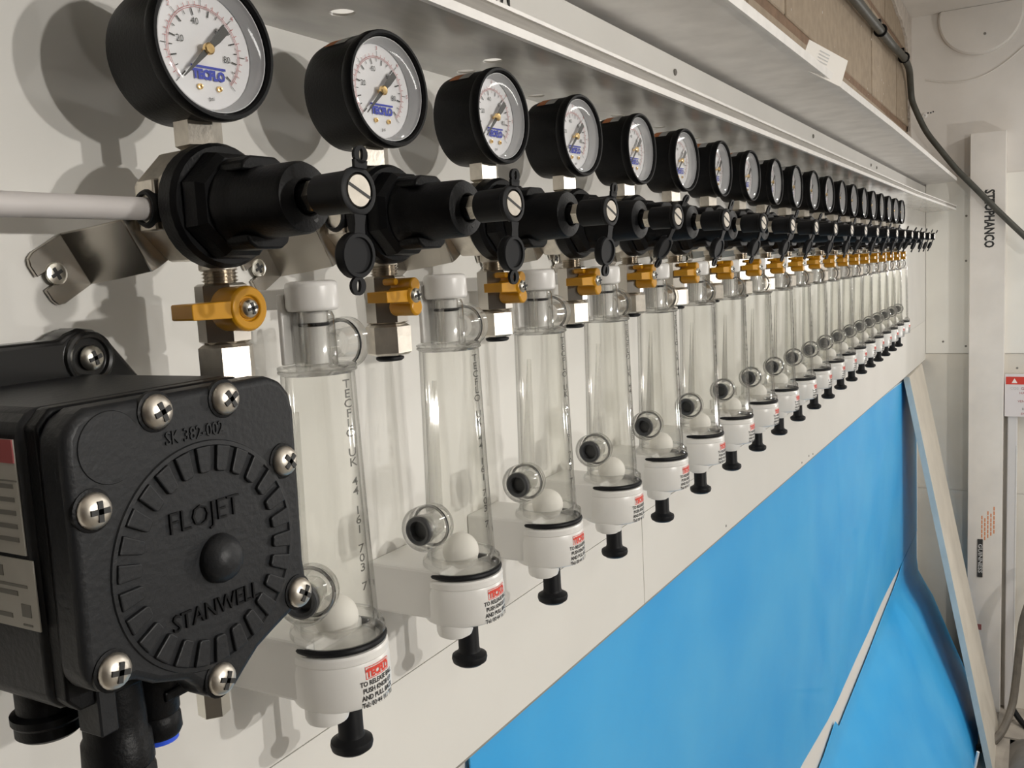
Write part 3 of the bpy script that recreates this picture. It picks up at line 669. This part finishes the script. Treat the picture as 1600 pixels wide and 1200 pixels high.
# ------------------------------------------------------------------ flow detector (prototype)
def detector():
    r = empty('flow_detector', (.2925, 0, 1.40)); Y = -.0478; C0 = (0, Y, 0)
    # top cap with mount to the wall
    b = MB().lathe([(0, -.0125), (.0098, -.0125), (.0108, -.0119), (.0112, -.0105), (.0110, -.0018), (.0102, -.0005), (.0080, 0), (0, 0)], 'z', (0, Y, .0010), 36)
    b.box(-.0060, .0060, Y, .0, -.0105, -.0020)
    b.box(-.0105, .0080, Y + .0078, Y + .0102, -.0335, -.0040)
    bevel(b.build('top_mount', 'frost', r, smooth=30), .0008, 2)
    # outlet neck
    b = MB().lathe([(.0090, -.0370), (.0087, -.0140), (.0078, -.0120), (.0062, -.0118), (.0062, -.0345), (0, -.0345)], 'z', C0, 32, cap=False)
    nk = b.build('outlet_neck', 'solid', r)
    MB().lathe([(.0048, -.0335), (.0048, -.0180), (.0053, -.0170), (.0053, -.0128), (.0045, -.0117), (0, -.0117)], 'z', C0, 24).build('piston', 'frost', nk)
    MB().torus(.0057, .0008, 'z', (0, Y, -.0172), 28, 8).build('piston_seal', 'rubber', nk)
    MB().box(-.0105, -.0088, Y - .0045, Y - .0025, -.036, -.0115).build('guide_pillar', 'solid', nk)
    # outlet port (+x side)
    b = MB().lathe([(.0052, .0075), (.0052, .0110), (.0100, .0118), (.0112, .0130), (.0112, .0152), (.0098, .0160), (.0098, .0175), (.0113, .0182), (.0113, .0215), (.0105, .0225), (.0068, .0225), (.0060, .0140), (0, .0140)], 'x', (0, Y, -.0265), 32)
    op = b.build('outlet_port', 'solid', r)
    MB().torus(.0100, .0008, 'x', (.0168, Y, -.0265), 28, 6).build('port_seal', 'rubber', op)
    # chamber: flange, outer and inner wall, lower ring
    b = MB()
    b.lathe([(0, -.0362), (.0155, -.0362), (.0166, -.0352), (.0166, -.0345), (.0158, -.0342), (.0166, -.0338), (.0166, -.0330), (.0155, -.0325), (.0085, -.0322)][::-1], 'z', (0, Y, -.0015), 48, cap=False)
    fl_ = b.build('top_flange', 'solid', r)
    b = MB().lathe([(.0155, -.0375), (.0160, -.07), (.0168, -.11), (.0178, -.1465)], 'z', C0, 48, cap=False)
    b.lathe([(.0137, -.0378), (.0142, -.07), (.0150, -.11), (.0160, -.1465)], 'z', C0, 40, cap=False)
    ch = b.build('clear_chamber', 'tube', r, fix=False)
    b = MB().lathe([(.0160, -.1450), (.0180, -.1450), (.0186, -.1465), (.0203, -.1475), (.0206, -.1490), (.0206, -.1508), (.0196, -.1520), (.0196, -.1545), (.0160, -.1545), (.0160, -.1450)], 'z', C0, 48, cap=False)
    b.build('lower_ring', 'solid', r)
    MB().torus(.0195, .0016, 'z', (0, Y, -.1532), 48, 10).build('seal_ring', 'rubber', r)
    # embossed writing down the tube
    b = MB(); s_ = 'TECFLO UK 44 161 703 7'
    for i, c_ in enumerate(s_):
        if c_ == ' ': continue
        z = -.0420 - i * .0041; rr = .0156 + (.0178 - .0155) * (-z - .0375) / .109
        b.text(c_, .0050, None, (0, Y, z), sx=1.35, bold=.012, cyl=(rr, math.radians(266)), h=.0003)
    b.build('embossed_lettering', 'emboss', ch, smooth=0, fix=False)
    # tapering rib over the inlet port
    b = MB(); P = [(-.0155, -.0560), (-.0150, -.0560), (-.0160, -.1160), (-.0278, -.1160), (-.0262, -.1100)]
    b.prism([(-.0153, -.0520), (-.0145, -.0520), (-.0160, -.1160), (-.0278, -.1160)], -Y - .0012, -Y + .0012, '-y'); b.build('rib', 'solid', ch, smooth=0)
    # inlet port (-x side)
    b = MB().lathe([(.0062, .0150), (.0066, .0180), (.0085, .0200), (.0106, .0212), (.0110, .0228), (.0110, .0244), (.0098, .0252), (.0098, .0266), (.0112, .0272), (.0114, .0300), (.0112, .0350), (.0102, .0366), (.0078, .0368), (.0070, .0300), (.0055, .0220), (0, .0220)], '-x', (0, Y, -.1238), 36)
    ip = b.build('inlet_port', 'solid', r)
    MB().lathe([(.0048, .0335), (.0070, .0338), (.0074, .0362), (.0072, .0374), (.0064, .0378), (.0050, .0372), (.0045, .0360), (.0044, .0300), (0, .0300)], '-x', (0, Y, -.1238), 28).build('inlet_collet', 'collet', ip)
    MB().lathe([(.0043, .0), (.0043, .0012), (0, .0012)], '-x', (-.0300, Y, -.1238), 20).build('bore', 'ink', ip)
    MB().torus(.0100, .0008, '-x', (-.0259, Y, -.1238), 28, 6).build('port_seal', 'rubber', ip)
    MB().ball(.0096, (-.0005, Y, -.1442), 28, 16).build('float_ball', 'ball', r, smooth=180)
    # base
    b = MB().lathe([(.0190, -.1550), (.0206, -.1552), (.0213, -.1562), (.0213, -.1590), (.0209, -.1596), (.0212, -.1606), (.0216, -.1640), (.0216, -.1762), (.0208, -.1785), (.0190, -.1796), (0, -.1796)], 'z', C0, 56)
    bs = b.build('base_cap', 'cap', r, smooth=25)
    MB().lathe([(.0094, -.1785), (.0095, -.1830), (.0088, -.1850), (.0066, -.1852), (.0064, -.1864), (0, -.1864)], 'z', (-.0118, Y - .001, 0), 28).build('drain_stub', 'cap', r)
    MB().lathe([(.0062, -.1790), (.0060, -.1845), (.0050, -.1862), (0, -.1862)], 'z', (.0075, Y + .001, 0), 24).build('knob_socket', 'cap', r)
    MB().lathe([(.0052, -.1840), (.0056, -.1850), (.0057, -.2015), (.0062, -.2032), (.0080, -.2044), (.0094, -.2052), (.0097, -.2068), (.0092, -.2088), (.0070, -.2104), (0, -.2112)], 'z', (.0075, -.0440, 0), 36).build('release_knob', 'rubber', r)
    bevel(MB().box(-.020, .0170, Y, 0, -.1765, -.1500).build('wall_lug', 'cap', r, smooth=0), .0015, 2)
    a0 = math.radians(268)
    b = MB(); q = 8; w2 = .0072
    def arc(B_, z0, z1, f0=-.5, f1=.5):
        vs = []; fs = []
        for i in range(q + 1):
            a_ = a0 + (f0 + (f1 - f0) * i / q) * 2 * w2 / .0216
            for z in (z0, z1): vs.append(((.02172) * math.cos(a_), Y + .02172 * math.sin(a_), z))
        for i in range(q): fs.append((2 * i, 2 * i + 1, 2 * i + 3, 2 * i + 2))
        B_.add(vs, fs)
    arc(b, -.1610, -.1613); arc(b, -.1661, -.1664); arc(b, -.1613, -.1661, -.5, -.48); arc(b, -.1613, -.1661, .48, .5); arc(b, -.1618, -.1626, -.42, .42)
    b.build('red_logo_box', 'label', bs, fix=False)
    MB().text('TECFLO', .0044, None, (0, Y, -.1642), bold=.06, sx=.86, cyl=(.0216, a0), h=.00022).build('logo_lettering', 'label', bs, smooth=0, fix=False)
    b = MB()
    for i, t in enumerate(['TO RELEASE BALL', 'PUSH KNOB UP', 'AND PULL BACK', 'Tel: 00 44 161 703']):
        b.text(t, .0030, None, (0, Y, -.1682 - .0031 * i), bold=.03, sx=.85, cyl=(.0216, a0), h=.0002)
    b.build('printed_instructions', 'ink', bs, smooth=0, fix=False)
    return r
det = detector()

NEAR = ['nearest', 'second', 'third', 'fourth', 'fifth', 'sixth', 'seventh', 'eighth', 'ninth', 'tenth']
rt, dt = tree_of(reg), tree_of(det)
def setup_reg(t, k):
    o = t[0]; o.location = (.2470 + .1 * k, 0, 1.40 + (R.uniform(-.0004, .0004) if k else 0))
    g = find(t, 'pressure_gauge'); g.rotation_euler = (0, 0, math.radians([0, 0, 2, 1, 3, 1, 4, 2][k] if k < 8 else R.uniform(0, 4)))
    o.rotation_euler = (0, 0, math.radians(-5.7)); find(t, 'mounting_bracket').rotation_euler = (0, 0, math.radians(5.7))
    d = find(t, 'dust_cap')
    d.rotation_euler = (math.radians(3 + ([0, 0, 3][k] if k < 3 else R.uniform(10, 26))), math.radians(4 + (R.uniform(-3, 4) if k else 0)), 0)
    n = find(t, 'lock_nut')
    rz = [math.radians(14), math.radians(36), 0, math.radians(5)][k] if k < 4 else R.uniform(-.3, .3)
    n.rotation_euler = (0, 0, rz); c = Vector((.0030, -.0457, 0)); cr = c.copy(); cr.rotate(n.rotation_euler); n.location = c - cr
    v_ = find(t, 'valve_body'); v_.rotation_euler = (0, 0, math.radians(12)); cr = c.copy(); cr.rotate(v_.rotation_euler); v_.location = c - cr
    if k:
        find(t, 'valve_handle').data = short_handle
        hs = find(t, 'handle_screw'); hs.location = (.0012, 0, 0)
    if k == 0: tag(o, 'nearest gas regulator, grey pipe in its side, long amber lever, above the black pump', 'gas regulator', 'gas regulators with dials along the wall')
    elif k < 10: tag(o, '%s gas regulator with black dial gauge, counting from the black pump' % NEAR[k], 'gas regulator', 'gas regulators with dials along the wall')
    else: tag(o, '%s gas regulator with black dial gauge, counting from the far wall end' % (NEAR[19 - k] if k < 19 else 'last'), 'gas regulator', 'gas regulators with dials along the wall')
def setup_det(t, k):
    o = t[0]; o.location = (.2925 + .1 * k, 0, 1.40)
    p = find(t, 'inlet_port')
    if k == 0: p.rotation_euler = (0, 0, math.radians(20)); c = Vector((0, -.0478, 0)); cr = c.copy(); cr.rotate(p.rotation_euler); p.location = c - cr
    lab = 'clear flow detector tube with white ball, '
    if k == 0: lab = 'nearest clear flow detector tube, its side port partly behind the black pump'
    elif k < 10: lab = '%s clear flow detector tube with white ball, counting from the black pump' % NEAR[k]
    else: lab = '%s clear flow detector tube with white ball, counting from the far wall end' % (NEAR[19 - k] if k < 19 else 'last')
    tag(o, lab, 'flow detector', 'clear flow detector tubes below the gauges')
rts = [rt] + [copy_tree(rt) for _ in range(19)]; dts = [dt] + [copy_tree(dt) for _ in range(19)]
for k in range(20): setup_reg(rts[k], k); setup_det(dts[k], k)
bevel_named = None
tag(MB().tube([(-.35, -.036, 1.4262), (.0, -.0375, 1.4280), (.2225, -.0390, 1.4288)], .0040, 20).build('gas_pipe', 'pipe'), 'grey plastic pipe entering the nearest regulator from the left edge', 'pipe')

# ------------------------------------------------------------------ black pump at lower left
pm = empty('gas_pump', (.18, 0, 1.32), 'large matt black pump with round ribbed front cover at the lower left', 'pump')
ox, oz = .18, 1.32
cov = [(.1395, 1.3580), (.1400, 1.3645), (.1428, 1.3690), (.1475, 1.3712), (.2120, 1.3715), (.2175, 1.3695), (.2212, 1.3650), (.2226, 1.3590), (.2222, 1.3336), (.2215, 1.3090), (.2226, 1.2995), (.2205, 1.2950), (.2150, 1.2935), (.2070, 1.2905), (.1985, 1.2870), (.1925, 1.2825), (.1880, 1.2788), (.1815, 1.2782), (.1765, 1.2800), (.1740, 1.2845), (.1705, 1.2880), (.1600, 1.2915), (.1530, 1.2960), (.1480, 1.2950), (.1420, 1.2965), (.1390, 1.3010), (.1388, 1.3060), (.1396, 1.3380)][::-1]
P = [(x - ox, z - oz) for x, z in cov]
bevel(MB().prism(P, .088, .0995, '-y').build('front_cover', 'pump', pm, smooth=30), .0032, 3)
cx, cz = -.0425, .0
body = [(.1385, 1.3670), (.1430, 1.3715), (.2100, 1.3718), (.2150, 1.3660), (.2150, 1.3000), (.2000, 1.2890), (.1420, 1.2890), (.1385, 1.2930)][::-1]
bevel(MB().prism([(x - ox, z - oz) for x, z in body], .012, .0835, '-y').build('pump_housing', 'pump', pm, smooth=30), .0018, 2)
bevel(MB().prism([(x - ox + (.0015 if x < .17 else -.0015), z - oz) for x, z in body], .083, .0885, '-y').build('gasket', 'black', pm, smooth=30), .0008, 2)
# mounting plate
mp = [(.02, 1.3845), (.2000, 1.3850), (.2025, 1.3868), (.2080, 1.3885), (.2140, 1.3875), (.2195, 1.3835), (.2310, 1.3690), (.2380, 1.3600), (.2380, 1.2950), (.02, 1.2950)][::-1]
pl = bevel(MB().prism([(x - ox, z - oz) for x, z in mp], .001, .014, '-y').build('mounting_plate', 'blackgloss', pm, smooth=30), .002, 3)
MB().torus(.0085, .0014, '-y', (.2105 - ox, -.0142, 1.3775 - oz), 28, 8).build('screw_boss', 'blackgloss', pl)
screw(pl, (.2105 - ox, -.0150, 1.3775 - oz), .0046, name='plate_screw', m='zinc', dome=.3)
for i, (x, z) in enumerate([(.1678, 1.3672), (.1925, 1.3672), (.2148, 1.3437), (.2165, 1.2992), (.1813, 1.2843), (.1464, 1.3014), (.1456, 1.3449)]):
    MB().lathe([(.0058, .0985), (.0058, .0999), (.0050, .1001), (0, .1001)], '-y', (x - ox, 0, z - oz), 24).build('screw_seat', 'black', pm)
    screw(pm, (x - ox, -.1000, z - oz), .0049, name='cover_screw', m='nickelr', dome=.33, rot=.35 + .2 * i)
# ring of teeth, centre dome, lettering
rcx, rcz = .1825 - ox, 1.3222 - oz; FY = -.0995
MB().lathe([(.0340, 0), (.0337, .0005), (.0325, .0006), (.0321, 0)], '-y', (rcx, FY, rcz), 72, cap=False).build('outer_ring', 'pump', pm)
MB().lathe([(.0075, 0), (.0072, .0018), (.0060, .0040), (.0040, .0054), (.0020, .0060), (0, .0061)], '-y', (rcx + .003, FY, rcz - .002), 40).build('centre_dome', 'pump', pm, smooth=180)
tm = None; NT = 26
for i in range(NT):
    if tm is None:
        Pt = [(.0246, -.0013), (.0252, -.0019), (.0323, -.0026), (.0323, .0026), (.0252, .0019), (.0246, .0013)]
        A, B, H = BAS['-y']; b = MB(); b.prism(Pt, 0, .0015, '-y')
        o = b.build('tooth', 'pump', pm, smooth=0); bevel(o, .0004, 2, 20); tm = o.data
    else:
        o = o.copy(); COL.objects.link(o)
    o.location = (rcx, FY + .0002, rcz); o.rotation_euler = (0, 2 * PI * (i + .5) / NT, 0)
MB().text('SK 382-002', .0054, '-y', (.1808 - ox, FY, 1.3588 - oz), sx=.84, bold=.01, th=.0005).build('raised_number', 'pump', pm, smooth=0)
MB().text('FLOJET', .0090, '-y', (.1815 - ox, FY, 1.3345 - oz), sx=.95, bold=-.01, th=.0007).build('raised_lettering', 'black', pm, smooth=0)
MB().text('STANWELL', .0072, '-y', (.1830 - ox, FY, 1.3060 - oz), sx=.92, bold=.0, th=.0007).build('raised_lettering', 'black', pm, smooth=0)
MB().lathe([(.0098, 0), (.0096, .0003), (0, .0003)], '-y', (.1530 - ox, FY, 1.3600 - oz), 40).build('blank_disc', 'pump', pm)
# labels on the left side
sx_ = .1385 - ox
sl_ = MB().box(sx_ - .0004, sx_, -.081, -.020, 1.3330 - oz, 1.3640 - oz).build('side_label', 'sticker', pm, smooth=0)
MB().box(sx_ - .0008, sx_ - .0004, -.081, -.074, 1.3578 - oz, 1.3640 - oz).build('red_square', 'redink', sl_, smooth=0)
b = MB()
for i in range(5): b.box(sx_ - .0006, sx_ - .0004, -.079, -.03 - .003 * (i % 2), 1.3365 + .0036 * i - oz, 1.3377 + .0036 * i - oz)
b.box(sx_ - .0006, sx_ - .0004, -.081, -.02, 1.3528 - oz, 1.3532 - oz)
b.build('label_print', 'greyprint', sl_, smooth=0)
s2 = MB().box(sx_ - .0004, sx_, -.0835, -.020, 1.3125 - oz, 1.3318 - oz).build('rating_label', 'sticker', pm, smooth=0)
b = MB()
for y0, y1, z0, z1 in [(-.0700, -.05, 1.3265, 1.3295), (-.080, -.03, 1.3240, 1.3248), (-.0755, -.05, 1.3215, 1.3228), (-.0805, -.0765, 1.3160, 1.3195), (-.0805, -.0765, 1.3135, 1.3140), (-.072, -.064, 1.3150, 1.3162)]:
    b.box(sx_ - .0006, sx_ - .0004, y0, y1, z0 - oz, z1 - oz)
b.build('rating_print', 'greyprint', s2, smooth=0)
# ports and fittings underneath
def fit(x, y, prof, name, m='black', n=32): return MB().lathe(prof, 'z', (x - ox, y, -oz), n).build(name, m, pm)
fit(.1505, -.062, [(.0082, 1.292), (.0082, 1.2825), (.0100, 1.2815), (.0100, 1.2795), (.0092, 1.2785), (.0092, 1.2755), (.0080, 1.2745), (0, 1.2745)], 'suction_port')
fit(.1590, -.0800, [(.0080, 1.292), (.0088, 1.2790), (.0088, 1.2740), (.0097, 1.2725), (.0100, 1.2650), (.0092, 1.2640), (.0100, 1.2625), (.0102, 1.2570), (.0094, 1.2560), (.0094, 1.2500), (0, 1.2500)], 'push_fit_port')
fit(.1590, -.0800, [(.0078, 1.2505), (.0078, 1.2485), (.0060, 1.2480), (0, 1.2480)], 'orange_collar', 'orangering')
fit(.1760, -.0760, [(.0072, 1.290), (.0072, 1.2725), (.0066, 1.2715), (.0072, 1.2705), (.0074, 1.2660), (.0066, 1.2645), (0, 1.2645)], 'outlet_fitting')
fit(.1760, -.0760, [(.0060, 1.2650), (.0060, 1.2628), (.0045, 1.2624), (0, 1.2624)], 'blue_collar', 'bluering')
bevel(MB().box(.1478 - ox, .1535 - ox, -.090, -.080, 1.2795 - oz, 1.2960 - oz).build('foot_tab', 'pump', pm, smooth=0), .0005, 1)
bevel(MB().box(.1740 - ox, .1850 - ox, -.084, -.072, 1.2765 - oz, 1.2800 - oz).build('port_clip', 'black', pm, smooth=0), .0008, 2)
MB().hexa(.0056, 1.2480, 1.2860, 'z', (.2160 - ox, -.055, -oz), .3).build('bleed_nut', 'zinc', pm, smooth=20)
